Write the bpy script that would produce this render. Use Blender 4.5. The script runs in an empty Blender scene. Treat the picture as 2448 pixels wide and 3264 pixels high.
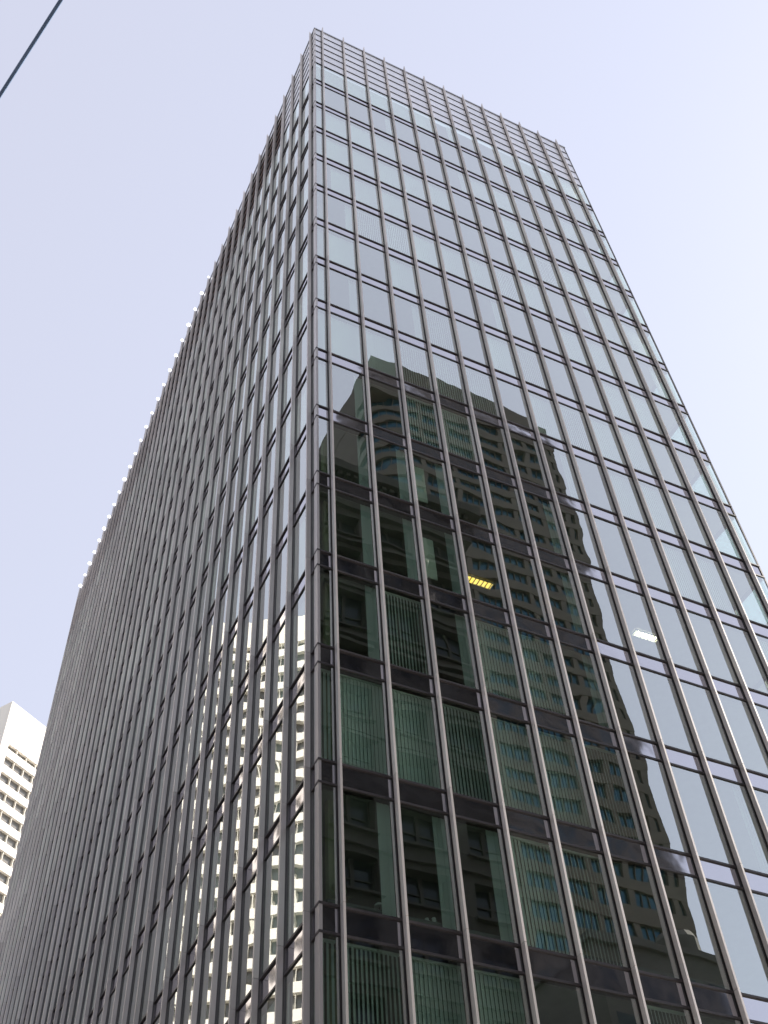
import bpy, math, random
from mathutils import Matrix, Vector

R = math.radians
rnd = random.Random(7)
scene = bpy.context.scene
COL = scene.collection

# ------------------------------------------------------------------ camera
YAW, PITCH, ROLL = 0.5074, 0.8885, -0.0791
CAM = Vector((-8.635, -19.717, 1.6))
fw = Vector((math.sin(YAW) * math.cos(PITCH), math.cos(YAW) * math.cos(PITCH), math.sin(PITCH)))
r0 = Vector((math.cos(YAW), -math.sin(YAW), 0))
u0 = r0.cross(fw)
rt = r0 * math.cos(ROLL) + u0 * math.sin(ROLL)
up = -r0 * math.sin(ROLL) + u0 * math.cos(ROLL)
cd = bpy.data.cameras.new('camera')
cam = bpy.data.objects.new('camera', cd)
COL.objects.link(cam)
m = Matrix.Identity(4)
for i in range(3):
    m[i][0], m[i][1], m[i][2], m[i][3] = rt[i], up[i], -fw[i], CAM[i]
cam.matrix_world = m
cd.sensor_fit = 'VERTICAL'
cd.sensor_height = 36.0
cd.lens = 36.0 * 3561.36 / 3264.0
cd.clip_start = 0.05
cd.clip_end = 6000
scene.camera = cam

# ------------------------------------------------------------------ sky, sun, exposure
SUN_AZ, SUN_EL = 93.6, 43.0          # azimuth clockwise from +Y
world = bpy.data.worlds.new('World')
scene.world = world
world.use_nodes = True
nt = world.node_tree
nt.nodes.clear()
sky = nt.nodes.new('ShaderNodeTexSky')
sky.sky_type = 'NISHITA'
sky.sun_disc = False
sky.sun_elevation = R(SUN_EL)
sky.sun_rotation = R(SUN_AZ)
sky.altitude = 20
sky.air_density = 1.3
sky.dust_density = 0.5
sky.ozone_density = 1.0
hs = nt.nodes.new('ShaderNodeHueSaturation')
hs.inputs['Saturation'].default_value = 0.85
tint = nt.nodes.new('ShaderNodeMix')
tint.data_type = 'RGBA'
tint.inputs[0].default_value = 0.54         # an even bright haze veils the whole sky
tint.inputs[7].default_value = (4.45, 4.25, 4.72, 1)
bg = nt.nodes.new('ShaderNodeBackground')
bg.inputs['Strength'].default_value = 0.1
wo = nt.nodes.new('ShaderNodeOutputWorld')
nt.links.new(sky.outputs['Color'], hs.inputs['Color'])
nt.links.new(hs.outputs['Color'], tint.inputs[6])
nt.links.new(tint.outputs[2], bg.inputs['Color'])
nt.links.new(bg.outputs[0], wo.inputs['Surface'])

sd = bpy.data.lights.new('sun', 'SUN')
sd.energy = 5.0
sd.angle = R(0.5)
sd.color = (1.0, 0.93, 0.84)
sun = bpy.data.objects.new('sun', sd)
COL.objects.link(sun)
sv = Vector((math.sin(R(SUN_AZ)) * math.cos(R(SUN_EL)), math.cos(R(SUN_AZ)) * math.cos(R(SUN_EL)), math.sin(R(SUN_EL))))
sun.rotation_euler = sv.to_track_quat('Z', 'Y').to_euler()
sun.location = (60, 0, 200)

scene.view_settings.view_transform = 'Standard'
scene.view_settings.look = 'None'
scene.view_settings.exposure = 1.16
scene.view_settings.gamma = 1.0
scene.view_settings.use_curve_mapping = False


# ------------------------------------------------------------------ materials
def nodes(name):
    mt = bpy.data.materials.new(name)
    mt.use_nodes = True
    t = mt.node_tree
    t.nodes.clear()
    return mt, t, t.nodes, t.links


def noise_mat(name, col, var=0.15, scale=2.0, rough=0.7, metal=0.0, bump=0.0, bscale=20.0, spec=0.5, obj_var=0.0,
              streak=False, zcell=0.0):
    mt, t, N, L = nodes(name)
    out = N.new('ShaderNodeOutputMaterial')
    p = N.new('ShaderNodeBsdfPrincipled')
    p.inputs['Roughness'].default_value = rough
    p.inputs['Metallic'].default_value = metal
    p.inputs['Specular IOR Level'].default_value = spec
    tc = N.new('ShaderNodeTexCoord')
    no = N.new('ShaderNodeTexNoise')
    no.inputs['Scale'].default_value = scale
    no.inputs['Detail'].default_value = 5
    if streak:
        mp = N.new('ShaderNodeMapping')
        mp.inputs['Scale'].default_value = (1, 1, 0.12)
        L.new(tc.outputs['Object'], mp.inputs['Vector'])
        L.new(mp.outputs[0], no.inputs['Vector'])
    else:
        L.new(tc.outputs['Object'], no.inputs['Vector'])
    mr = N.new('ShaderNodeMapRange')
    mr.inputs['From Min'].default_value = 0.25
    mr.inputs['From Max'].default_value = 0.75
    mr.inputs['To Min'].default_value = 1 - var
    mr.inputs['To Max'].default_value = 1 + var
    L.new(no.outputs['Fac'], mr.inputs['Value'])
    val = mr.outputs[0]

    def mul(a, b):
        q = N.new('ShaderNodeMath')
        q.operation = 'MULTIPLY'
        L.new(a, q.inputs[0])
        L.new(b, q.inputs[1])
        return q.outputs[0]
    if obj_var or zcell:
        oi = N.new('ShaderNodeObjectInfo')
        src = oi.outputs['Random']
        if zcell:
            sx = N.new('ShaderNodeSeparateXYZ')
            L.new(tc.outputs['Object'], sx.inputs[0])
            q = N.new('ShaderNodeMath')
            q.operation = 'SUBTRACT'
            q.inputs[1].default_value = zcell[0]
            L.new(sx.outputs['Z'], q.inputs[0])
            dv = N.new('ShaderNodeMath')
            dv.operation = 'DIVIDE'
            dv.inputs[1].default_value = zcell[1]
            L.new(q.outputs[0], dv.inputs[0])
            fl = N.new('ShaderNodeMath')
            fl.operation = 'FLOOR'
            L.new(dv.outputs[0], fl.inputs[0])
            cb = N.new('ShaderNodeCombineXYZ')
            L.new(fl.outputs[0], cb.inputs[0])
            L.new(oi.outputs['Random'], cb.inputs[1])
            wn = N.new('ShaderNodeTexWhiteNoise')
            L.new(cb.outputs[0], wn.inputs['Vector'])
            src = wn.outputs['Value']
        m2 = N.new('ShaderNodeMapRange')
        m2.inputs['To Min'].default_value = 1 - obj_var
        m2.inputs['To Max'].default_value = 1 + obj_var
        L.new(src, m2.inputs['Value'])
        val = mul(val, m2.outputs[0])
    mx = N.new('ShaderNodeMix')
    mx.data_type = 'RGBA'
    mx.blend_type = 'MULTIPLY'
    mx.inputs[0].default_value = 1
    mx.inputs[6].default_value = (*col, 1)
    L.new(val, mx.inputs[7])
    L.new(mx.outputs[2], p.inputs['Base Color'])
    if bump:
        b = N.new('ShaderNodeBump')
        b.inputs['Strength'].default_value = 1
        b.inputs['Distance'].default_value = bump
        n2 = N.new('ShaderNodeTexNoise')
        n2.inputs['Scale'].default_value = bscale
        n2.inputs['Detail'].default_value = 4
        L.new(tc.outputs['Object'], n2.inputs['Vector'])
        L.new(n2.outputs['Fac'], b.inputs['Height'])
        L.new(b.outputs[0], p.inputs['Normal'])
    L.new(p.outputs[0], out.inputs['Surface'])
    return mt


def glass_mat(name, tintc, gloss, base, ior, wscale, wdist, backing=None, rough=0.0, edge=0.0):
    """coated float glass: mirror reflection over either a tinted see-through body or a painted back"""
    mt, t, N, L = nodes(name)
    out = N.new('ShaderNodeOutputMaterial')
    tc = N.new('ShaderNodeTexCoord')
    oi = N.new('ShaderNodeObjectInfo')
    ad = N.new('ShaderNodeVectorMath')
    ad.operation = 'ADD'
    sc = N.new('ShaderNodeVectorMath')
    sc.operation = 'SCALE'
    cb = N.new('ShaderNodeCombineXYZ')
    for i in range(3):
        L.new(oi.outputs['Random'], cb.inputs[i])
    L.new(cb.outputs[0], sc.inputs[0])
    sc.inputs['Scale'].default_value = 90.0
    L.new(tc.outputs['Object'], ad.inputs[0])
    L.new(sc.outputs[0], ad.inputs[1])
    no = N.new('ShaderNodeTexNoise')
    no.inputs['Scale'].default_value = wscale
    no.inputs['Detail'].default_value = 1.5
    no.inputs['Roughness'].default_value = 0.4
    L.new(ad.outputs[0], no.inputs['Vector'])
    b = N.new('ShaderNodeBump')
    b.inputs['Strength'].default_value = 1
    b.inputs['Distance'].default_value = wdist
    L.new(no.outputs['Fac'], b.inputs['Height'])
    g = N.new('ShaderNodeBsdfGlossy')
    g.inputs['Roughness'].default_value = rough
    g.inputs['Color'].default_value = (*gloss, 1)
    L.new(b.outputs[0], g.inputs['Normal'])
    if backing:
        under = N.new('ShaderNodeBsdfDiffuse')
        under.inputs['Color'].default_value = (*backing, 1)
    else:
        under = N.new('ShaderNodeBsdfTransparent')
        under.inputs['Color'].default_value = (*tintc, 1)
    lw = N.new('ShaderNodeLayerWeight')       # Schlick falloff, only on the outer side of a face
    lw.inputs['Blend'].default_value = 0.5
    pw = N.new('ShaderNodeMath')
    pw.operation = 'POWER'
    pw.inputs[1].default_value = ior
    L.new(lw.outputs['Facing'], pw.inputs[0])
    ma = N.new('ShaderNodeMath')
    ma.operation = 'MULTIPLY_ADD'
    ma.inputs[1].default_value = 1 - base
    ma.inputs[2].default_value = base
    ma.use_clamp = True
    L.new(pw.outputs[0], ma.inputs[0])
    ge = N.new('ShaderNodeNewGeometry')
    iv = N.new('ShaderNodeMath')
    iv.operation = 'SUBTRACT'
    iv.inputs[0].default_value = 1.0
    L.new(ge.outputs['Backfacing'], iv.inputs[1])
    am = N.new('ShaderNodeMath')
    am.operation = 'MULTIPLY'
    L.new(ma.outputs[0], am.inputs[0])
    L.new(iv.outputs[0], am.inputs[1])
    mx = N.new('ShaderNodeMixShader')
    L.new(am.outputs[0], mx.inputs[0])
    L.new(under.outputs[0], mx.inputs[1])
    L.new(g.outputs[0], mx.inputs[2])
    L.new(mx.outputs[0], out.inputs['Surface'])
    return mt


def emit_mat(name, col, s):
    mt, t, N, L = nodes(name)
    out = N.new('ShaderNodeOutputMaterial')
    e = N.new('ShaderNodeEmission')
    e.inputs['Color'].default_value = (*col, 1)
    e.inputs['Strength'].default_value = s
    L.new(e.outputs[0], out.inputs['Surface'])
    return mt


def blind_mat(name, col, tr):
    mt, t, N, L = nodes(name)
    out = N.new('ShaderNodeOutputMaterial')
    oi = N.new('ShaderNodeObjectInfo')
    mr = N.new('ShaderNodeMapRange')
    mr.inputs['To Min'].default_value = 0.86
    mr.inputs['To Max'].default_value = 1.1
    L.new(oi.outputs['Random'], mr.inputs['Value'])
    mx = N.new('ShaderNodeMix')
    mx.data_type = 'RGBA'
    mx.blend_type = 'MULTIPLY'
    mx.inputs[0].default_value = 1
    mx.inputs[6].default_value = (*col, 1)
    L.new(mr.outputs[0], mx.inputs[7])
    d = N.new('ShaderNodeBsdfDiffuse')
    k = N.new('ShaderNodeBsdfTranslucent')
    L.new(mx.outputs[2], d.inputs['Color'])
    L.new(mx.outputs[2], k.inputs['Color'])
    ms = N.new('ShaderNodeMixShader')
    ms.inputs[0].default_value = tr
    L.new(d.outputs[0], ms.inputs[1])
    L.new(k.outputs[0], ms.inputs[2])
    L.new(ms.outputs[0], out.inputs['Surface'])
    return mt


B = 1.5                                # facade bay
FH = 2.5592 * B                        # storey height
Z1 = 1.6 + 44.7528 * B                 # top of the highest spandrel band
BAND = 0.485 * B
M = {}
M['fin'] = noise_mat('fin_metal', (0.66, 0.61, 0.58), 0.11, 3.0, 0.40, 0.35, 0.0006, 60, 0.5, 0.14, True, (Z1 % FH, FH))
M['frame'] = noise_mat('frame_metal', (0.055, 0.05, 0.05), 0.12, 3.0, 0.45, 0.3, 0, 20, 0.5, 0.08)
M['neck'] = noise_mat('mullion_metal_lit', (0.17, 0.16, 0.16), 0.1, 3.0, 0.45, 0.3, 0, 20, 0.5, 0.08)  # paler copy for side mullions, the face's brightness put into the colour
M['bar'] = noise_mat('transom_metal', (0.10, 0.088, 0.088), 0.12, 2.0, 0.42, 0.3, 0, 20, 0.5, 0.08)
M['glass'] = glass_mat('window_glass', (0.895, 1.0, 0.955), (0.97, 1.0, 0.96), 0.45, 3.0, 0.45, 0.006)
M['spandrel'] = glass_mat('spandrel_glass', (1, 1, 1), (0.93, 0.90, 0.93), 0.54, 3.0, 1.1, 0.010, backing=(0.035, 0.037, 0.045), rough=0.06)
M['louver'] = noise_mat('louver_metal', (0.84, 0.82, 0.80), 0.05, 2.0, 0.28, 0.75, 0, 20, 0.5, 0.05, True)
M['coping'] = noise_mat('coping_metal', (0.42, 0.44, 0.5), 0.06, 2.0, 0.35, 0.4)
M['rust'] = noise_mat('plant_room_wall', (0.13, 0.065, 0.045), 0.2, 1.5, 0.8, streak=True)
M['blind'] = blind_mat('blind_fabric', (0.92, 0.95, 0.90), 0.06)
M['slat'] = blind_mat('blind_slat_fabric', (0.92, 0.95, 0.90), 0.10)
M['ceiling'] = noise_mat('ceiling_tile', (0.34, 0.33, 0.29), 0.08, 3.0, 0.9)
M['slab'] = noise_mat('slab_concrete', (0.25, 0.24, 0.22), 0.12, 1.5, 0.9)
M['core'] = noise_mat('core_plaster', (0.22, 0.19, 0.15), 0.12, 0.6, 0.9)
M['column'] = noise_mat('column_plaster', (0.45, 0.43, 0.27), 0.08, 1.5, 0.85)
M['panel'] = noise_mat('partition_panel', (0.80, 0.80, 0.70), 0.05, 1.0, 0.85)
M['sill'] = noise_mat('radiator_cover', (0.16, 0.17, 0.16), 0.1, 2.0, 0.6)
M['troffer'] = emit_mat('troffer_glow', (1.0, 0.60, 0.13), 1.5)
M['troffer_white'] = emit_mat('troffer_white_glow', (1.0, 0.86, 0.70), 4.0)
M['dot_glow'] = emit_mat('tip_dot_glow', (1.0, 0.98, 0.97), 2.2)
M['white'] = noise_mat('white_stucco', (0.90, 0.855, 0.78), 0.05, 0.4, 0.75, 0, 0.003, 6, 0.3, 0.0, True)
M['white_dark'] = noise_mat('white_tower_glazing_bar', (0.72, 0.68, 0.60), 0.05, 0.5, 0.6)
M['wglass'] = glass_mat('white_tower_glass', (1, 1, 1), (0.85, 0.9, 0.92), 0.05, 4.0, 0.5, 0.004, backing=(0.20, 0.19, 0.175), rough=0.03)
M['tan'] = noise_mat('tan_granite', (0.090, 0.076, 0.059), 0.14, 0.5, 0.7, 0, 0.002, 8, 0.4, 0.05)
M['tglass'] = glass_mat('tan_tower_glass', (1, 1, 1), (0.11, 0.22, 0.30), 0.22, 3.5, 0.3, 0.004, backing=(0.02, 0.045, 0.06), rough=0.02)
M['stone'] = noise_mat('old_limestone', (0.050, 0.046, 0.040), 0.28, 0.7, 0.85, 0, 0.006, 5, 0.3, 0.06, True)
M['oglass'] = glass_mat('old_window_glass', (1, 1, 1), (0.35, 0.38, 0.42), 0.05, 4.5, 0.6, 0.004, backing=(0.02, 0.022, 0.025), rough=0.03)
M['asphalt'] = noise_mat('asphalt', (0.05, 0.05, 0.052), 0.25, 1.2, 0.9, 0, 0.004, 60)
M['pave'] = noise_mat('concrete_pavement', (0.30, 0.29, 0.27), 0.15, 0.8, 0.9, 0, 0.002, 30)
M['paint'] = noise_mat('road_paint', (0.75, 0.75, 0.72), 0.12, 3.0, 0.7)
M['brick'] = noise_mat('grey_render', (0.25, 0.225, 0.20), 0.15, 0.5, 0.85, 0, 0.003, 6)
M['dark_render'] = noise_mat('dark_grey_render', (0.07, 0.066, 0.062), 0.25, 0.5, 0.85, 0, 0.003, 6)  # even dark grey, much darker than the other render
M['cable'] = noise_mat('cable_sheath', (0.22, 0.32, 0.52), 0.1, 5.0, 0.5)  # blue of fringing and overexposure put into the base colour
M['leaf'] = noise_mat('pale_leaf', (0.45, 0.52, 0.34), 0.2, 8.0, 0.6)
M['pot'] = noise_mat('plant_pot', (0.30, 0.20, 0.12), 0.1, 8.0, 0.6)
M['porcelain'] = noise_mat('white_porcelain', (0.8, 0.8, 0.77), 0.04, 8.0, 0.3)


# ------------------------------------------------------------------ geometry helpers
class MB:
    def __init__(self):
        self.v, self.f = [], []

    def box(self, x0, x1, y0, y1, z0, z1):
        n = len(self.v)
        self.v += [(x0, y0, z0), (x1, y0, z0), (x1, y1, z0), (x0, y1, z0), (x0, y0, z1), (x1, y0, z1), (x1, y1, z1), (x0, y1, z1)]
        self.f += [(n, n + 3, n + 2, n + 1), (n + 4, n + 5, n + 6, n + 7), (n, n + 1, n + 5, n + 4),
                   (n + 1, n + 2, n + 6, n + 5), (n + 2, n + 3, n + 7, n + 6), (n + 3, n, n + 4, n + 7)]
        return self

    def prism(self, poly, z0, z1, tops=None):
        n, k = len(self.v), len(poly)
        self.v += [(x, y, z0) for x, y in poly]
        self.v += [(x, y, (tops[i] if tops else z1)) for i, (x, y) in enumerate(poly)]
        self.f += [tuple(n + i for i in reversed(range(k))), tuple(n + k + i for i in range(k))]
        for i in range(k):
            j = (i + 1) % k
            self.f.append((n + i, n + j, n + k + j, n + k + i))
        return self

    def tube(self, pts, r, seg=8):
        rings = []
        for i, p in enumerate(pts):
            p = Vector(p)
            a = Vector(pts[max(i - 1, 0)])
            b = Vector(pts[min(i + 1, len(pts) - 1)])
            d = (b - a).normalized()
            s = d.cross(Vector((0, 0, 1)))
            if s.length < 1e-4:
                s = Vector((1, 0, 0))
            s.normalize()
            w = d.cross(s)
            n = len(self.v)
            rr = r[i] if isinstance(r, (list, tuple)) else r
            for k in range(seg):
                an = 2 * math.pi * k / seg
                self.v.append(tuple(p + s * math.cos(an) * rr + w * math.sin(an) * rr))
            rings.append(n)
        for a, b in zip(rings, rings[1:]):
            for k in range(seg):
                q = (k + 1) % seg
                self.f.append((a + k, a + q, b + q, b + k))
        self.f.append(tuple(rings[0] + k for k in reversed(range(seg))))
        self.f.append(tuple(rings[-1] + k for k in range(seg)))
        return self

    def lathe(self, prof, c, seg=14):
        n = len(self.v)
        for (r, z) in prof:
            for k in range(seg):
                an = 2 * math.pi * k / seg
                self.v.append((c[0] + r * math.cos(an), c[1] + r * math.sin(an), c[2] + z))
        for i in range(len(prof) - 1):
            for k in range(seg):
                q = (k + 1) % seg
                a = n + i * seg
                self.f.append((a + k, a + q, a + seg + q, a + seg + k))
        self.f.append(tuple(n + k for k in reversed(range(seg))))
        self.f.append(tuple(n + (len(prof) - 1) * seg + k for k in range(seg)))
        return self

    def mesh(self, name, mat):
        me = bpy.data.meshes.new(name)
        me.from_pydata(self.v, [], self.f)
        me.update()
        me.materials.append(M[mat] if isinstance(mat, str) else mat)
        return me

    def build(self, name, mat, parent=None, loc=None):
        return put(name, self.mesh(name, mat), parent, loc)


def put(name, me, parent=None, loc=None, rot=None):
    o = bpy.data.objects.new(name, me)
    COL.objects.link(o)
    if parent is not None:
        o.parent = parent
    if loc is not None:
        o.location = loc
    if rot is not None:
        o.rotation_euler = rot
    return o


def thing(name, label, cat, loc=(0, 0, 0), rz=0.0, group=None):
    o = put(name, None, None, loc, (0, 0, rz))
    o['label'] = label
    o['category'] = cat
    if group:
        o['group'] = group
    return o


def tag(o, label, cat, group=None):
    o['label'] = label
    o['category'] = cat
    if group:
        o['group'] = group
    return o


def struct(o):
    o['kind'] = 'structure'
    return o


def stuff(o):
    o['kind'] = 'stuff'
    return o


# ------------------------------------------------------------------ ground and streets
struct(MB().box(-1500, 1500, -1500, 1500, -0.6, -0.15).build('road', 'asphalt'))


def pavement(x0, x1, y0, y1):
    mb = MB()
    mb.box(x0 + 0.3, x1 - 0.3, y0 + 0.3, y1 - 0.3, -0.149, 0.0)
    o = struct(mb.build('pavement', 'pave'))
    k = MB()
    k.box(x0, x1, y0, y0 + 0.298, -0.149, 0.003)
    k.box(x0, x1, y1 - 0.298, y1, -0.149, 0.003)
    k.box(x0, x0 + 0.298, y0 + 0.298, y1 - 0.298, -0.149, 0.003)
    k.box(x1 - 0.298, x1, y0 + 0.298, y1 - 0.298, -0.149, 0.003)
    k.build('kerb', 'pave', o)


pavement(-3.2, 62, -4.0, 62)           # the tower's own block
pavement(-3.0, 120, -112, -23)         # across the front street
pavement(-70, -17.5, -3.0, 100)        # across the side street
pavement(-90, -17.5, -120, -23)        # the camera's diagonal corner
for i in range(18):
    y = -100 + i * 13.0
    if -24 < y < -3:
        continue
    struct(MB().box(-10.35, -10.2, y, y + 5, -0.146, -0.142).build('road_marking', 'paint'))
for i in range(9):
    x = 2 + i * 13.0
    struct(MB().box(x, x + 5, -13.5, -13.35, -0.146, -0.142).build('road_marking', 'paint'))

# ------------------------------------------------------------------ the glass office tower
PF, PL, PR = 0.33 * B, 0.30 * B, 0.50 * B      # partial end bays
W = PF + 12 * B + PR                             # front width (x)
DEP = PL + 36 * B + 0.5 * B                      # side depth (y)
ROOF = Z1 + 6.74 * B
LOUV0 = Z1 + 2.02 * B                            # lower edge of the louvred crown
NROW = 17
BASE = Z1 - (NROW - 1) * FH                      # top of the lowest band
fx = [PF + i * B for i in range(13)]
fy = [PL + i * B for i in range(37)]

tower = thing('office_tower', 'tall dark glass office tower with projecting metal fins, seen from its street corner', 'office tower')


def row_z(r):
    """glass opening of storey r (1 = highest)"""
    z0 = Z1 - (r - 1) * FH
    z1 = LOUV0 if r == 1 else Z1 - (r - 2) * FH - BAND
    return z0, z1


# --- fins (front along -y, side along -x)
def fin_mesh(side):
    mb = MB()
    w, ws, wm = (0.031, 0.02, 0.066) if side == 'front' else (0.036, 0.022, 0.060)
    zs = [BASE - BAND - 3.2] + [Z1 - k * FH - 0.02 for k in range(NROW - 1, -1, -1)] + [LOUV0 + 1.6]

    def bx(a0, a1, d0, d1, z0, z1):
        if side == 'front':
            mb.box(a0, a1, -d1, -d0, z0, z1)
        else:
            mb.box(-d1, -d0, a0, a1, z0, z1)
    for z0, z1 in zip(zs, zs[1:]):
        bx(-w, w, 0.045, 0.20 if side == 'front' else 0.185, z0 + 0.006, z1 - 0.006)
    n = len(mb.v)
    zt = LOUV0 + 1.6
    bx(-w, w, 0.045, 0.20 if side == 'front' else 0.185, zt + 0.006, ROOF + 0.06)
    for i in range(n, len(mb.v)):
        x, y, z = mb.v[i]
        d = -y if side == 'front' else -x
        if z > ROOF:
            mb.v[i] = (x, y, ROOF + (0.26 if d > 0.1 else -0.02))
    core = MB()
    if side == 'front':
        core.box(-ws, ws, -0.15, -0.012, zs[0], ROOF - 0.05)
        core.box(-wm, wm, -0.012, 0.07, zs[0], ROOF - 0.05)
    else:
        core.box(-0.15, -0.012, -ws, ws, zs[0], ROOF - 0.05)
        core.box(-0.012, 0.07, -wm, wm, zs[0], ROOF - 0.05)
    return mb.mesh('fin', 'fin'), core.mesh('mullion', 'frame' if side == 'front' else 'neck')  # same mullion, darker on the front: its shade is in the colour


finF, mulF = fin_mesh('front')
finS, mulS = fin_mesh('side')
dot_mesh = MB().lathe([(0.02, -0.12), (0.10, -0.09), (0.15, 0.0), (0.13, 0.09), (0.05, 0.15)], (0, 0, 0), 10).mesh('tip_dot', 'dot_glow')
for x in fx:
    o = put('fin', finF, tower, (x, 0, 0))
    put('mullion', mulF, o)
for i, y in enumerate(fy):
    o = put('fin', finS, tower, (0, y, 0))
    put('mullion', mulS, o)
    if i >= 13:  # small glowing white dot on top of each farther fin
        b = put('tip_dot', dot_mesh, o, (-0.15, 0, ROOF + 0.32))
        s = 0.45 if i == 13 else rnd.uniform(0.65, 1.05)
        b.scale = (s, s, s)

# --- panes and spandrels
edgesF = [0.06] + fx + [W - 0.06]
edgesS = [0.20] + fy + [DEP - 0.06]
cache = {}


def pane_mesh(kind, side, w, h):
    key = (kind, side, round(w, 3), round(h, 3))
    if key not in cache:
        t = 0.012
        mb = MB()
        if side == 'front':
            mb.box(-w / 2, w / 2, 0.0, t, -h / 2, h / 2)
        else:
            mb.box(0.0, t, -w / 2, w / 2, -h / 2, h / 2)
        cache[key] = mb.mesh(kind, 'glass' if kind == 'window_pane' else 'spandrel')
    return cache[key]


# blinds: kinds are c closed, v half open slats, s drawn aside to the right, p pale panel at the left, n none
PLAN = {
    1: 'cccccc snncccc', 2: 'cnnsnnnnnnnnnn', 3: 'ccccnnsccnncnn', 4: 'ccccccnncnncnc', 5: 'nbccnnnncvccnc',
    6: 'nsvvcccvcnsccn', 7: 'ccncnnsnnccnsc', 8: 'csnsvncvnnccnn', 9: 'cccvvvncvccnnc', 10: 'csnvvnnsnccnns',
    11: 'nssqnnsnnnccnn', 12: 'nssqnnsnnnnncn', 13: 'nsvsddsnnnnnnn', 14: 'vddvddvnnsnnnn', 15: 'nsssvvnnnsnnnn',
    16: 'vvddnnvnnnsnnn', 17: 'nnsnvncnsnnnnn'}


def slat_mesh(w, h, tilt, gap):
    mb = MB()
    n = max(2, int(round(w / 0.105)))
    st = w / n
    hw = 0.058
    for i in range(n):
        c = -w / 2 + st * (i + 0.5)
        a = tilt + rnd.uniform(-0.06, 0.06)
        dx, dy = math.cos(a) * hw, math.sin(a) * hw
        nx, ny = -math.sin(a) * 0.0015, math.cos(a) * 0.0015
        mb.prism([(c - dx - nx, -dy - ny), (c + dx - nx, dy - ny), (c + dx + nx, dy + ny), (c - dx + nx, -dy + ny)],
                 -h / 2 + gap, h / 2 - 0.06)
    mb.box(-w / 2, w / 2, -0.03, 0.03, h / 2 - 0.055, h / 2)
    return mb.mesh('vertical_blind', 'slat')


def closed_mesh(w, h, x0=None, x1=None, mat='blind'):
    mb = MB()
    a, b = (-w / 2 if x0 is None else x0), (w / 2 if x1 is None else x1)
    n = max(1, int(round((b - a) / 0.105)))
    st = (b - a) / n
    for i in range(n):
        c0 = a + st * i
        a_ = 0.16 + rnd.uniform(-0.07, 0.07)
        cx_ = c0 + st / 2
        dx, dy = math.cos(a_) * st * 0.56, math.sin(a_) * st * 0.56
        mb.prism([(cx_ - dx, -dy), (cx_ + dx, dy), (cx_ + dx, dy + 0.003), (cx_ - dx, -dy + 0.003)], -h / 2 + 0.03, h / 2)
    return mb.mesh('vertical_blind', mat)


bcache = {}


def blind_for(kind, w, h):
    key = (kind, round(w, 2), round(h, 2), rnd.randrange(3) if kind == 'v' else 0)
    if key not in bcache:
        if kind == 'c':
            me = closed_mesh(w, h)
        elif kind == 'd':
            me = slat_mesh(w, h, 0.33, 0.04)
        elif kind == 'v':
            me = slat_mesh(w, h, (0.42, 0.56, 0.72)[key[3]], 0.05)
        elif kind == 's':
            me = closed_mesh(w, h, w / 2 - 0.34, w / 2)
        elif kind == 'b':
            me = closed_mesh(w, h, -w / 2 + 0.33, w / 2)
        else:
            me = closed_mesh(w, h, w / 2 - 0.3, w / 2)
        bcache[key] = me
    return bcache[key]


def tiltrot(side, amt):
    a, b = rnd.gauss(0, amt), rnd.gauss(0, amt)
    return (a, 0, b) if side == 'front' else (0, a, b)


for r in range(1, NROW + 1):
    z0, z1 = row_z(r)
    plan = (PLAN[r].replace(' ', '') + 'nnnn')[:14]
    for c in range(14):
        a = edgesF[c] + (0.06 if c else 0.0)
        b = edgesF[c + 1] - (0.06 if c < 13 else 0.0)
        w, h = b - a, z1 - z0 - 0.02
        o = put('window_pane', pane_mesh('window_pane', 'front', w, h), tower, ((a + b) / 2, 0.005, (z0 + z1) / 2), tiltrot('front', 0.0018))
        k = plan[c]
        if k in 'cdvsbq':
            bl = put('vertical_blind', blind_for(k, w - 0.03, h - 0.02), o, (0, 0.16, 0))
        if k == 'q':
            put('partition_panel', MB().box(-w / 2 + 0.02, -w / 2 + 0.55, 0.12, 0.15, -h / 2 + 0.5, h / 2 - 0.7).mesh('partition_panel', 'panel'), o)
        zb = Z1 - (r - 1) * FH
        put('spandrel_panel', pane_mesh('spandrel_panel', 'front', w, BAND - 0.12), tower,
            ((a + b) / 2, 0.015, zb - BAND / 2), tiltrot('front', 0.0035))

rest_g, rest_s, rest_b = MB(), MB(), MB()
for r in range(1, NROW + 1):
    z0, z1 = row_z(r)
    zb = Z1 - (r - 1) * FH
    for c in range(38):
        a = edgesS[c] + (0.06 if c else 0.0)
        b = edgesS[c + 1] - (0.06 if c < 37 else 0.0)
        w, h = b - a, z1 - z0 - 0.02
        if c < 4 and 2 <= r <= 16:
            o = put('window_pane', pane_mesh('window_pane', 'side', w, h), tower, (0.005, (a + b) / 2, (z0 + z1) / 2), tiltrot('side', 0.0008))
            put('spandrel_panel', pane_mesh('spandrel_panel', 'side', w, BAND - 0.12), tower,
                (0.015, (a + b) / 2, zb - BAND / 2), tiltrot('side', 0.003))
        else:
            t1, t2 = rnd.gauss(0, 0.002), rnd.gauss(0, 0.001)
            n = len(rest_g.v)
            rest_g.box(0.005, 0.017, a, b, z0 + 0.01, z1 - 0.01)
            for i in range(n, n + 8):
                x, y, z = rest_g.v[i]
                rest_g.v[i] = (x + (z - (z0 + z1) / 2) * t1 + (y - (a + b) / 2) * t2, y, z)
            rest_s.box(0.015, 0.027, a, b, zb - BAND + 0.06, zb - 0.06)
        if rnd.random() < 0.45:
            rest_b.box(0.17, 0.174, a + 0.02, b - 0.02, z0 + 0.03, z1 - 0.02)
stuff(rest_g.build('window_pane', 'glass', tower))
stuff(rest_s.build('spandrel_panel', 'spandrel', tower))
stuff(rest_b.build('blind', 'blind', tower))

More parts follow.
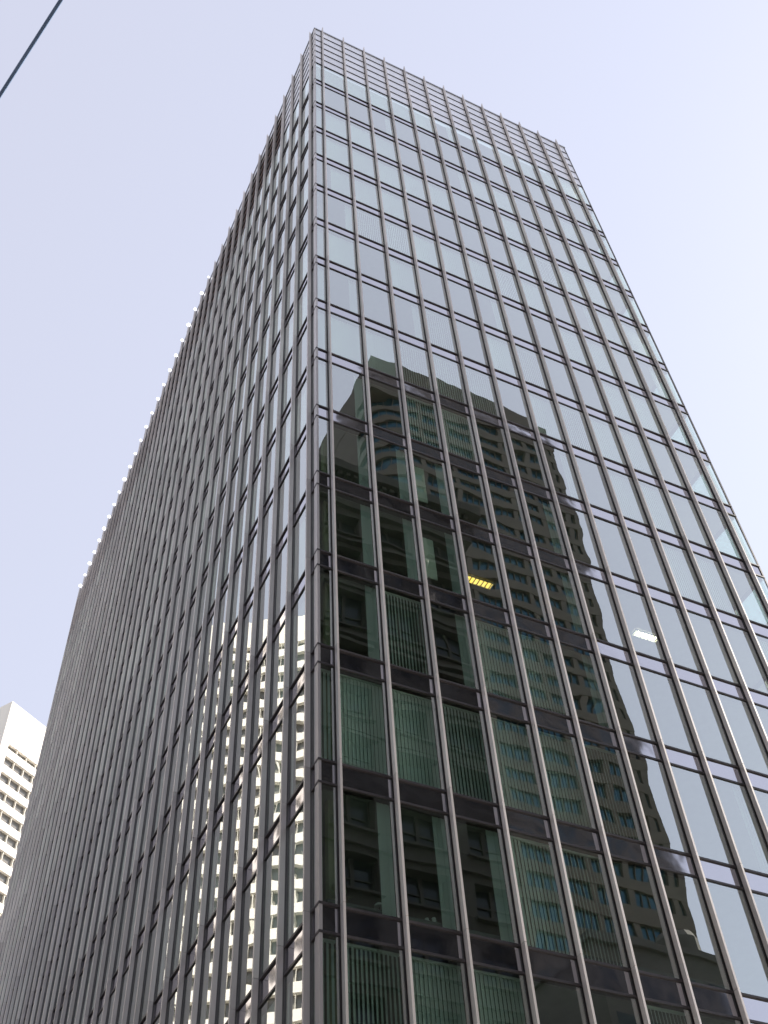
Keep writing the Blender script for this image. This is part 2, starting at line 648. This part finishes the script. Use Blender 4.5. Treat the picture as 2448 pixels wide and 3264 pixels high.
# --- the two hidden faces: glazing, bands and a few fins so that the corner stays see-through
eg, eb, ef = MB(), MB(), MB()
for r in range(1, NROW + 1):
    z0, z1 = row_z(r)
    zb = Z1 - (r - 1) * FH
    for c in range(37):
        a, b = (fy[c - 1] if c else 0.06) + 0.06, fy[c] - 0.06
        eg.box(W - 0.032, W - 0.02, a, b, z0 + 0.01, z1 - 0.01)
    eb.box(W - 0.05, W - 0.01, 0.1, DEP - 0.06, zb - BAND, zb)
    for c in range(12):
        eg.box(fx[c] + 0.06, fx[c + 1] - 0.06, DEP - 0.032, DEP - 0.02, z0 + 0.01, z1 - 0.01)
    eb.box(0.1, W - 0.06, DEP - 0.05, DEP - 0.01, zb - BAND, zb)
for y in fy:
    ef.box(W - 0.07, W + 0.02, y - 0.05, y + 0.05, BASE - 4, ROOF - 0.05)
for x in fx:
    ef.box(x - 0.05, x + 0.05, DEP - 0.07, DEP + 0.25, BASE - 4, ROOF - 0.05)
stuff(eg.build('rear_glazing', 'glass', tower))
stuff(eb.build('rear_spandrel', 'frame', tower))
stuff(ef.build('rear_mullion', 'frame', tower))

# --- transom bars wrapping round the corner, corner posts
def ring_bar(zc, t, proud, mat='bar', name='transom'):
    mb = MB()
    mb.box(-proud, W, -proud, 0.05, zc - t / 2, zc + t / 2)
    mb.box(-proud, 0.05, 0.05, DEP, zc - t / 2, zc + t / 2)
    return mb.build(name, mat, tower)


for k in range(NROW):
    zb = Z1 - k * FH
    ring_bar(zb - 0.03, 0.06, 0.03)
    ring_bar(zb - BAND + 0.03, 0.06, 0.03)
posts = MB().box(-0.018, 0.06, -0.018, 0.20, BASE - 4, ROOF - 0.1)
posts.build('corner_post', 'fin', tower)
MB().box(W - 0.06, W + 0.018, -0.018, 0.06, BASE - 4, ROOF - 0.1).build('corner_post', 'frame', tower)
MB().box(-0.018, 0.06, DEP - 0.06, DEP + 0.018, BASE - 4, ROOF - 0.1).build('corner_post', 'frame', tower)

# --- louvred crown
NC = 6
ch = (ROOF - 0.14 - LOUV0) / NC
for i in range(NC):
    z0 = LOUV0 + i * ch
    ring_bar(z0 + 0.03, 0.07, 0.03, 'frame', 'louver_rail')
    for c in range(14):
        a = edgesF[c] + (0.06 if c else 0.0)
        b = edgesF[c + 1] - (0.06 if c < 13 else 0.0)
        MB().box(a, b, 0.0, 0.012, z0 + 0.066, z0 + ch - 0.005).build('louver_panel', 'louver', tower)
    for c in range(4):
        a = edgesS[c] + (0.06 if c else 0.0)
        b = edgesS[c + 1] - 0.06
        MB().box(0.0, 0.02, a, b, z0 + 0.07, z0 + ch - 0.005).build('louver_panel', 'louver', tower)
lt = MB()
rr_ = MB()
for c in range(4, 38):
    a = edgesS[c] + 0.06
    b = edgesS[c + 1] - (0.06 if c < 37 else 0.0)
    lt.box(0.0, 0.02, a, b, ROOF - 0.14 - ch + 0.07, ROOF - 0.145)
    lt.box(0.0, 0.02, a, b, LOUV0 + 0.07, LOUV0 + 0.35)
    MB().box(0.10, 0.16, a, b, LOUV0 + 0.2, ROOF - 0.14 - ch + 0.1).build('recess_panel', 'rust', tower)
stuff(lt.build('louver_panel', 'louver', tower))
cop = MB()
cop.box(-0.05, W + 0.05, -0.05, 0.25, ROOF - 0.14, ROOF)
cop.box(-0.05, 0.25, 0.25, DEP + 0.05, ROOF - 0.14, ROOF)
cop.box(W - 0.25, W + 0.05, 0.25, DEP + 0.05, ROOF - 0.14, ROOF)
cop.box(0.25, W - 0.25, DEP - 0.25, DEP + 0.05, ROOF - 0.14, ROOF)
cop.build('coping', 'coping', tower)
MB().box(0.3, W - 0.3, 0.3, DEP - 0.3, LOUV0 - 0.1, LOUV0 + 0.2).build('roof_deck', 'slab', tower)
pb = MB()
pb.box(0.17, W - 0.1, 0.10, 0.16, LOUV0 + 0.2, ROOF - 0.3)
pb.box(W - 0.16, W - 0.1, 0.16, DEP - 0.1, LOUV0 + 0.2, ROOF - 0.3)
pb.box(0.17, W - 0.16, DEP - 0.16, DEP - 0.1, LOUV0 + 0.2, ROOF - 0.3)
pb.build('parapet_backing', 'slab', tower)

# --- floors, ceilings, lift core, columns, radiator covers
for k in range(NROW + 1):
    zb = Z1 - k * FH
    sl = MB().box(0.10, W - 0.10, 0.10, DEP - 0.10, zb - 0.42, zb - 0.04).build('floor_slab', 'slab', tower)
    MB().box(0.22, W - 0.22, 0.22, DEP - 0.22, zb - BAND + 0.02, zb - BAND + 0.05).build('ceiling', 'ceiling', sl)
MB().box(4.2, W - 3.6, 9.0, DEP - 8.0, 0.0, LOUV0 + 4.0).build('service_core', 'core', tower)
for (x, y) in [(0.55, 0.62), (0.9, 9.6), (0.9, 19), (9.9, 4.5), (W - 2.6, 9.6)]:
    MB().box(x - 0.09 if y < 1 else x - 0.3, x + 0.09 if y < 1 else x + 0.3, y - 0.09 if y < 1 else y - 0.3, y + 0.09 if y < 1 else y + 0.3, 0, LOUV0).build('column', 'column', tower)
for r in range(2, NROW + 1):
    zb = Z1 - (r - 1) * FH
    MB().box(0.3, W - 0.3, 0.25, 0.5, zb - 0.039, zb + 0.28).build('radiator_cover', 'sill', tower)

# --- lower storeys and lobby below the picture
lob = MB()
zl = BASE - BAND
lob.box(1.2, W - 1.2, 1.5, DEP - 1.5, 0.0, zl - 0.9)
lob.build('lobby_wall', 'core', tower)
MB().box(-0.02, W + 0.02, -0.02, DEP + 0.02, zl - 0.9, zl - 0.06).build('lobby_fascia', 'frame', tower)
for x in fx[::3]:
    MB().box(x - 0.35, x + 0.35, 0.1, 0.8, 0.0, zl - 0.9).build('lobby_column', 'frame', tower)
for y in fy[4::4]:
    MB().box(0.1, 0.8, y - 0.35, y + 0.35, 0.0, zl - 0.9).build('lobby_column', 'frame', tower)

# ------------------------------------------------------------------ lit ceiling lights and small things at the windows
ZC12 = Z1 - 10 * FH - BAND


def troffer(x0, x1, y, mat, label):
    t = thing('ceiling_light', label, 'ceiling light', ((x0 + x1) / 2, y, ZC12))
    w = (x1 - x0) / 2
    fr = MB()
    fr.box(-w, w, -0.15, -0.13, -0.07, 0.0)
    fr.box(-w, w, 0.13, 0.15, -0.07, 0.0)
    fr.box(-w, -w + 0.03, -0.13, 0.13, -0.07, 0.0)
    fr.box(w - 0.03, w, -0.13, 0.13, -0.07, 0.0)
    fr.build('housing', 'panel', t)
    MB().box(-w + 0.031, w - 0.031, -0.129, 0.129, -0.03, -0.02).build('diffuser', mat, t)
    for i in range(7):
        x = -w + 2 * w * (i + 0.5) / 7
        MB().box(x - 0.012, x + 0.012, -0.128, 0.128, -0.065, -0.031).build('louver_blade', 'column', t)


troffer(6.15, 7.25, 1.65, 'troffer', 'yellow glowing ceiling light behind dark glass below the reflected tan tower')
troffer(13.05, 14.1, 1.6, 'troffer_white', 'white glowing ceiling light behind glass that mirrors pale sky')

ZS15 = Z1 - 14 * FH + 0.281
t = thing('potted_plant', 'pale leafy potted plant on the sill of a low corner window', 'plant', (0.72, 0.40, ZS15))
MB().lathe([(0.09, 0.0), (0.12, 0.16), (0.13, 0.17)], (0, 0, 0)).build('pot', 'pot', t)
lf = MB()
for i in range(46):
    a, e = rnd.uniform(0, 6.283), rnd.uniform(0.2, 1.5)
    L_ = rnd.uniform(0.2, 0.42)
    d = Vector((math.cos(a) * math.cos(e), math.sin(a) * math.cos(e) * 0.5, math.sin(e)))
    s = d.cross(Vector((0, 0, 1))).normalized() * 0.045
    p = Vector((0, 0, 0.15))
    n = len(lf.v)
    lf.v += [tuple(p), tuple(p + d * L_ * 0.5 + s), tuple(p + d * L_), tuple(p + d * L_ * 0.5 - s)]
    lf.f.append((n, n + 1, n + 2, n + 3))
lf.build('foliage', 'leaf', t)
t = thing('desk_lamp', 'small white domed lamp on a low sill beside the fin', 'lamp', (1.62, 0.38, ZS15))
MB().lathe([(0.07, 0), (0.07, 0.015), (0.012, 0.02), (0.012, 0.16)], (0, 0, 0)).build('stem', 'frame', t)
MB().lathe([(0.12, 0.15), (0.105, 0.20), (0.06, 0.24), (0.015, 0.25)], (0, 0, 0)).build('shade', 'porcelain', t)
for i, (x, lb) in enumerate(((2.98, 'taller white cup on the low sill two windows from the corner'), (2.80, 'shorter white cup beside the taller one on the low sill'))):
    hgt = 0.16 - 0.05 * i
    t = thing('cup', lb, 'cup', (x, 0.36, ZS15), 0, 'cups on the window sill')
    MB().lathe([(0.04, 0), (0.048, hgt), (0.042, hgt), (0.036, 0.01)], (0, 0, 0)).build('body', 'porcelain', t)
    MB().tube([(0.045, 0, hgt * 0.25), (0.075, 0, hgt * 0.35), (0.075, 0, hgt * 0.7), (0.045, 0, hgt * 0.8)], 0.007, 6).build('handle', 'porcelain', t)
t = thing('document_tray', 'grey tray of papers lying on a sill under the reflected tan tower', 'tray', (2.75, 0.38, Z1 - 11 * FH + 0.281))
MB().box(-0.55, 0.55, -0.11, 0.11, 0, 0.03).box(-0.55, 0.55, 0.10, 0.11, 0.03, 0.16).build('tray', 'panel', t)
MB().prism([(-0.5, -0.1), (0.2, -0.1), (0.2, 0.09), (-0.5, 0.09)], 0.031, 0.1, [0.10, 0.06, 0.06, 0.12]).build('paper', 'porcelain', t)


# ------------------------------------------------------------------ sunlit white towers on the diagonal street
def white_tower(name, label, corner, az, length, depth, H, par, pitch, sh, bay, first, nbay, nfl, mirror=1):
    """local X runs along the sunlit face, local Y goes back into the building"""
    t = thing(name, label, 'office tower', (corner[0], corner[1], 0), R(90 - az))
    x0, x1 = (0, length) if mirror > 0 else (-length, 0)
    # dark body set back behind the facade
    MB().box(x0 + 1.3, x1 - 0.8, 0.75, depth - 0.8, 0, H - par).build('body', 'wglass', t)
    MB().box(x0, x1, 0, depth, H - par, H).build('parapet', 'white', t)
    for (a, b) in ((x0, x0 + first), (x1 - first, x1)):
        MB().box(a, b, 0.001, 1.6, 0, H - par).build('pier', 'white', t)
    z = H - par
    k = 0
    first_h = sh * 0.55
    zt = z - first_h
    bands = []
    while zt > 4:
        bands.append(zt)
        zt -= pitch
    for i, zt in enumerate(bands):
        zb = max(zt - (pitch - sh), 0)
        mb = MB()
        mb.prism([(x0 + first, 0.76), (x0 + first, -0.02), (x1 - first, -0.02), (x1 - first, 0.76)], zb, zt,
                 [zt + 0.0, zt - 0.15, zt - 0.15, zt + 0.0])
        mb.build('spandrel_band', 'white', t)
        # side face band
        MB().box(x0 + 0.9, x0 + 1.32, 1.6, depth - 1.0, zb, zt).build('side_band', 'white', t)
        if i < nfl:
            top = z if i == 0 else bands[i - 1] - (pitch - sh)
            for q in range(nbay):
                a = (x0 + first + q * bay + 0.06) if mirror > 0 else (x1 - first - (q + 1) * bay + 0.06)
                MB().box(a, a + bay - 0.12, 0.60, 0.66, zt + 0.01, top - 0.01).build('window_pane', 'wglass', t)
    n = int((length - 2 * first) / bay)
    for q in range(1, n + 1):
        a = (x0 + first + q * bay) if mirror > 0 else (x1 - first - q * bay)
        MB().box(a - 0.055, a + 0.055, 0.10, 0.70, 0, H - par).build('mullion', 'white_dark', t)
    return t


def polar(az, rng):
    return (CAM.x + rng * math.sin(R(az)), CAM.y + rng * math.cos(R(az)))


wa = polar(4.13, 189.6)
white_tower('white_tower', 'sunlit white tower with strip windows, directly seen beyond the glass tower at the left edge',
            wa, 57.0, 62, 26, 160.8, 9.9, 3.85, 1.95, 2.68, 1.85, 6, 18)
# its lower twin, seen only mirrored in the tower's side face
d58 = Vector((math.sin(R(58)), math.cos(R(58))))
P = Vector((-44.9, 109.7)) + d58 * 26
white_tower('white_tower', 'sunlit white tower with strip windows, seen only as bright reflection in the side face',
            (P.x, P.y), 58.0, 58, 26, 145.6, 6.4, 3.8, 2.1, 3.0, 1.2, 0, 0, mirror=-1)

# ------------------------------------------------------------------ tan granite tower across the street (seen mirrored)
YT = -70.3
TX0, TX1, TH = 40.9, 77.6, 171.9
tan = thing('tan_tower', 'tan granite tower with rounded corner and blue strip windows, mirrored in the front glass', 'office tower')
RC = 5.6


def tan_poly(ins, back):
    pts = []
    cx_, cy_ = TX0 + RC, YT - RC
    rr = RC - ins
    for i in range(9):
        a = R(180 - 90 * i / 8)
        pts.append((cx_ + rr * math.cos(a), cy_ + rr * math.sin(a)))
    pts += [(TX1 - ins, YT - ins), (TX1 - ins, back), (TX0 + ins, back)]
    return list(reversed(pts))


MB().box(TX0 - 0.1, TX1 + 0.1, -112, YT + 0.1, TH - 9.6, TH).build('parapet_block', 'tan', tan)
zt = TH - 9.6
PITCH_T = 3.74
k = 0
while zt > 6:
    zs = zt - 2.1
    gl = MB().prism(tan_poly(0.45, -100), zs, zt - 0.002).build('window_strip', 'tglass', tan)
    MB().prism(tan_poly(0.0, -100), max(zs - (PITCH_T - 2.1), 0), zs - 0.002).build('spandrel_band', 'tan', tan)
    x = TX0 + RC + 3.0
    pier = MB()
    while x < TX1 - 1.5:
        pier.box(x, x + 0.85, YT - 0.5, YT - 0.06, zs, zt - 0.004)
        for q in range(1, 4):
            if x + 0.85 + q * 1.075 > TX1 - 1.0:
                break
            pier.box(x + 0.85 + q * 1.075 - 0.03, x + 0.85 + q * 1.075 + 0.03, YT - 0.5, YT - 0.25, zs, zt - 0.004)
        x += 5.15
    for q in range(1, 6):
        a = R(180 - 90 * q / 6)
        px, py = TX0 + RC + (RC - 0.4) * math.cos(a), YT - RC + (RC - 0.4) * math.sin(a)
        pier.box(px - 0.06, px + 0.06, py - 0.06, py + 0.06, zs, zt - 0.004)
    pier.box(TX1 - 0.9, TX1 - 0.03, YT - 0.9, YT - 0.03, zs, zt - 0.004)
    pier.build('window_pier', 'tan', tan)
    zt -= PITCH_T
    k += 1
# plain side wall with recessed bays towards the back
MB().box(TX0 - 0.05, TX0 + 2, -112, YT - RC - 1.0, 0, TH - 9.6).build('side_wall', 'tan', tan)
for y in (-86, -93, -100):
    MB().box(TX0 - 1.6, TX0 - 0.05, y - 0.7, y + 0.7, 0, 152).build('pilaster', 'tan', tan)
for z in (152, 128, 104, 80):
    MB().box(TX0 - 1.9, TX0 - 0.052, -101, -85, z, z + 2.6).build('ledge', 'tan', tan)

# ------------------------------------------------------------------ old stone building across the street (seen mirrored)
stone = thing('stone_building', 'old carved limestone building with cornice and sash windows, mirrored low in the front glass', 'building')
YS, SX0, SX1, SH = -27.0, -1.0, 24.2, 70.2
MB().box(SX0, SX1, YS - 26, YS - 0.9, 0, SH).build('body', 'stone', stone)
NB = 6
bw = (SX1 - SX0) / NB
frame_w = MB()
zf = SH - 3.6
fl = 0
while zf > 6:
    fhh = 4.9 if fl in (1, 2) else 3.9
    z0, z1 = zf - fhh, zf
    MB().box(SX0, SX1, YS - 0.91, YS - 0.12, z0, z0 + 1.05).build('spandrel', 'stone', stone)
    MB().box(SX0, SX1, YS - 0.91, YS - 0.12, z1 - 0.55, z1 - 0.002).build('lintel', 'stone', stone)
    MB().box(SX0 - 0.05, SX1 + 0.05, YS - 0.125, YS + (0.35 if fl in (0, 2) else 0.1), z0 - 0.12, z0 + 0.12).build('string_course', 'stone', stone)
    for b in range(NB):
        xc = SX0 + bw * (b + 0.5)
        # pier to the left of each opening pair
        MB().box(SX0 + bw * b, SX0 + bw * b + 1.0, YS - 0.91, YS - 0.10, z0 + 1.05, z1 - 0.55).build('pier', 'stone', stone)
        MB().box(xc + bw / 2 - 0.5, xc + bw / 2, YS - 0.91, YS - 0.102, z0 + 1.05, z1 - 0.55).build('pier', 'stone', stone)
        a, c = xc - bw / 2 + 1.0, xc + bw / 2 - 0.5
        w_ = put('window', MB().box(a, c, YS - 0.85, YS - 0.80, z0 + 1.05, z1 - 0.55).mesh('window', 'oglass'), stone)
        fr = MB()
        for q in (a, (a + c) / 2 - 0.11, c - 0.1):
            fr.box(q, q + (0.22 if q not in (a, c - 0.1) else 0.1), YS - 0.8, YS - 0.66, z0 + 1.05, z1 - 0.55)
        zm = (z0 + z1) / 2 + 0.2
        fr.box(a, c, YS - 0.795, YS - 0.70, zm - 0.05, zm + 0.05)
        fr.build('sash', 'stone', w_)
        MB().box(a - 0.2, c + 0.2, YS - 0.12, YS + 0.18, z0 + 0.9, z0 + 1.06).build('sill', 'stone', w_)
        if fl in (3, 5):
            MB().prism([(a - 0.25, YS - 0.12), (c + 0.25, YS - 0.12), (c + 0.25, YS + 0.25), (a - 0.25, YS + 0.25)], z1 - 0.6, z1 - 0.35).build('hood', 'stone', w_)
        if fl in (1, 2):
            MB().lathe([(0.42, 0), (0.36, 0.25), (0.34, 2.0), (0.30, fhh - 0.8), (0.42, fhh - 0.55), (0.45, fhh - 0.2)],
                       (SX0 + bw * b + 0.25, YS + 0.1, z0 + 0.1), 12).build('column', 'stone', stone)
    zf -= fhh
    fl += 1
MB().box(SX0 - 0.3, SX1 + 0.3, YS - 0.9, YS + 0.3, SH - 3.6, SH - 1.4).build('frieze', 'stone', stone)
MB().box(SX0 - 1.1, SX1 + 1.1, YS - 0.9, YS + 1.3, SH - 1.0, SH).build('cornice', 'stone', stone)
for i in range(40):
    x = SX0 + 0.1 + i * (SX1 - SX0 - 0.4) / 39
    MB().box(x, x + 0.32, YS + 0.3, YS + 0.95, SH - 1.4, SH - 1.002).build('dentil', 'stone', stone)

# ------------------------------------------------------------------ low neighbour at the foot of the tan tower, and unseen blocks added to shade the streets
def plain_block(name, label, x0, x1, y0, y1, h, face, pitch, win, mat='brick'):
    """face: which side carries windows, one of +y +x"""
    t = thing(name, label, 'building')
    MB().box(x0, x1, y0, y1, 0, h).build('wall', mat, t)
    MB().box(x0 - 0.4, x1 + 0.4, y0 - 0.4, y1 + 0.4, h, h + 0.7).build('roof_parapet', mat, t)
    lo, hi = (x0, x1) if face == '+y' else (y0, y1)
    n = int((hi - lo) / win)
    st = (hi - lo) / n
    z = 5.0
    while z + 2.6 < h:
        for i in range(n):
            c = lo + st * (i + 0.5)
            hw = st * 0.3
            if face == '+y':
                p = MB().box(c - hw, c + hw, y1 - 0.05, y1 + 0.02, z, z + 2.0).build('window', 'oglass', t)
                MB().box(c - hw - 0.1, c + hw + 0.1, y1 + 0.021, y1 + 0.18, z - 0.15, z).build('sill', mat, p)
            else:
                p = MB().box(x1 - 0.05, x1 + 0.02, c - hw, c + hw, z, z + 2.0).build('window', 'oglass', t)
                MB().box(x1 + 0.021, x1 + 0.18, c - hw - 0.1, c + hw + 0.1, z - 0.15, z).build('sill', mat, p)
        z += pitch
    return t


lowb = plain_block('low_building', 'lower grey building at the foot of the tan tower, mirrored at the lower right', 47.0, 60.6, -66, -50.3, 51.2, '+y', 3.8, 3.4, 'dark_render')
MB().lathe([(1.6, 0), (1.6, 2.2), (1.2, 2.9), (0.2, 3.4)], (58.4, -52.6, 51.9), 14).build('roof_tank', 'dark_render', lowb)
plain_block('shade_block', 'grey rendered block added across the side street to shade it, outside the picture', -44, -21.5, 2, 60, 36, '+x', 3.9, 3.8)
plain_block('shade_block', 'tall grey rendered block added behind the camera to shade the street, outside the picture', -60, -21.5, -80, -27, 46, '+y', 3.9, 3.8)

plain_block('shade_block', 'grey rendered block added next to the glass tower to shade the front street, outside the picture', 28, 60, 2.5, 50, 40, '+x', 3.9, 3.8)

# ------------------------------------------------------------------ overhead cable close to the camera
cb = []
for i in range(33):
    y = -70 + i * 6.0
    x = -9.197 + (y + 17.651) * (-9.3685 + 9.1966) / (-17.0218 + 17.6509)
    cb.append((x, y, 8.0))
s0 = Vector((-9.197, -17.651, 8.0))
s1 = Vector((-9.3685, -17.0218, 8.0))
dd = (s1 - s0).normalized()
pts = [tuple(s0 + dd * q + Vector((0, 0, 0.0006 * q * q))) for q in range(-36, 37, 3)]
cable = MB().tube(pts, 0.0105, 8).build('overhead_cable', 'cable')
tag(cable, 'thin dark blue overhead cable crossing the sky at the top left', 'cable')
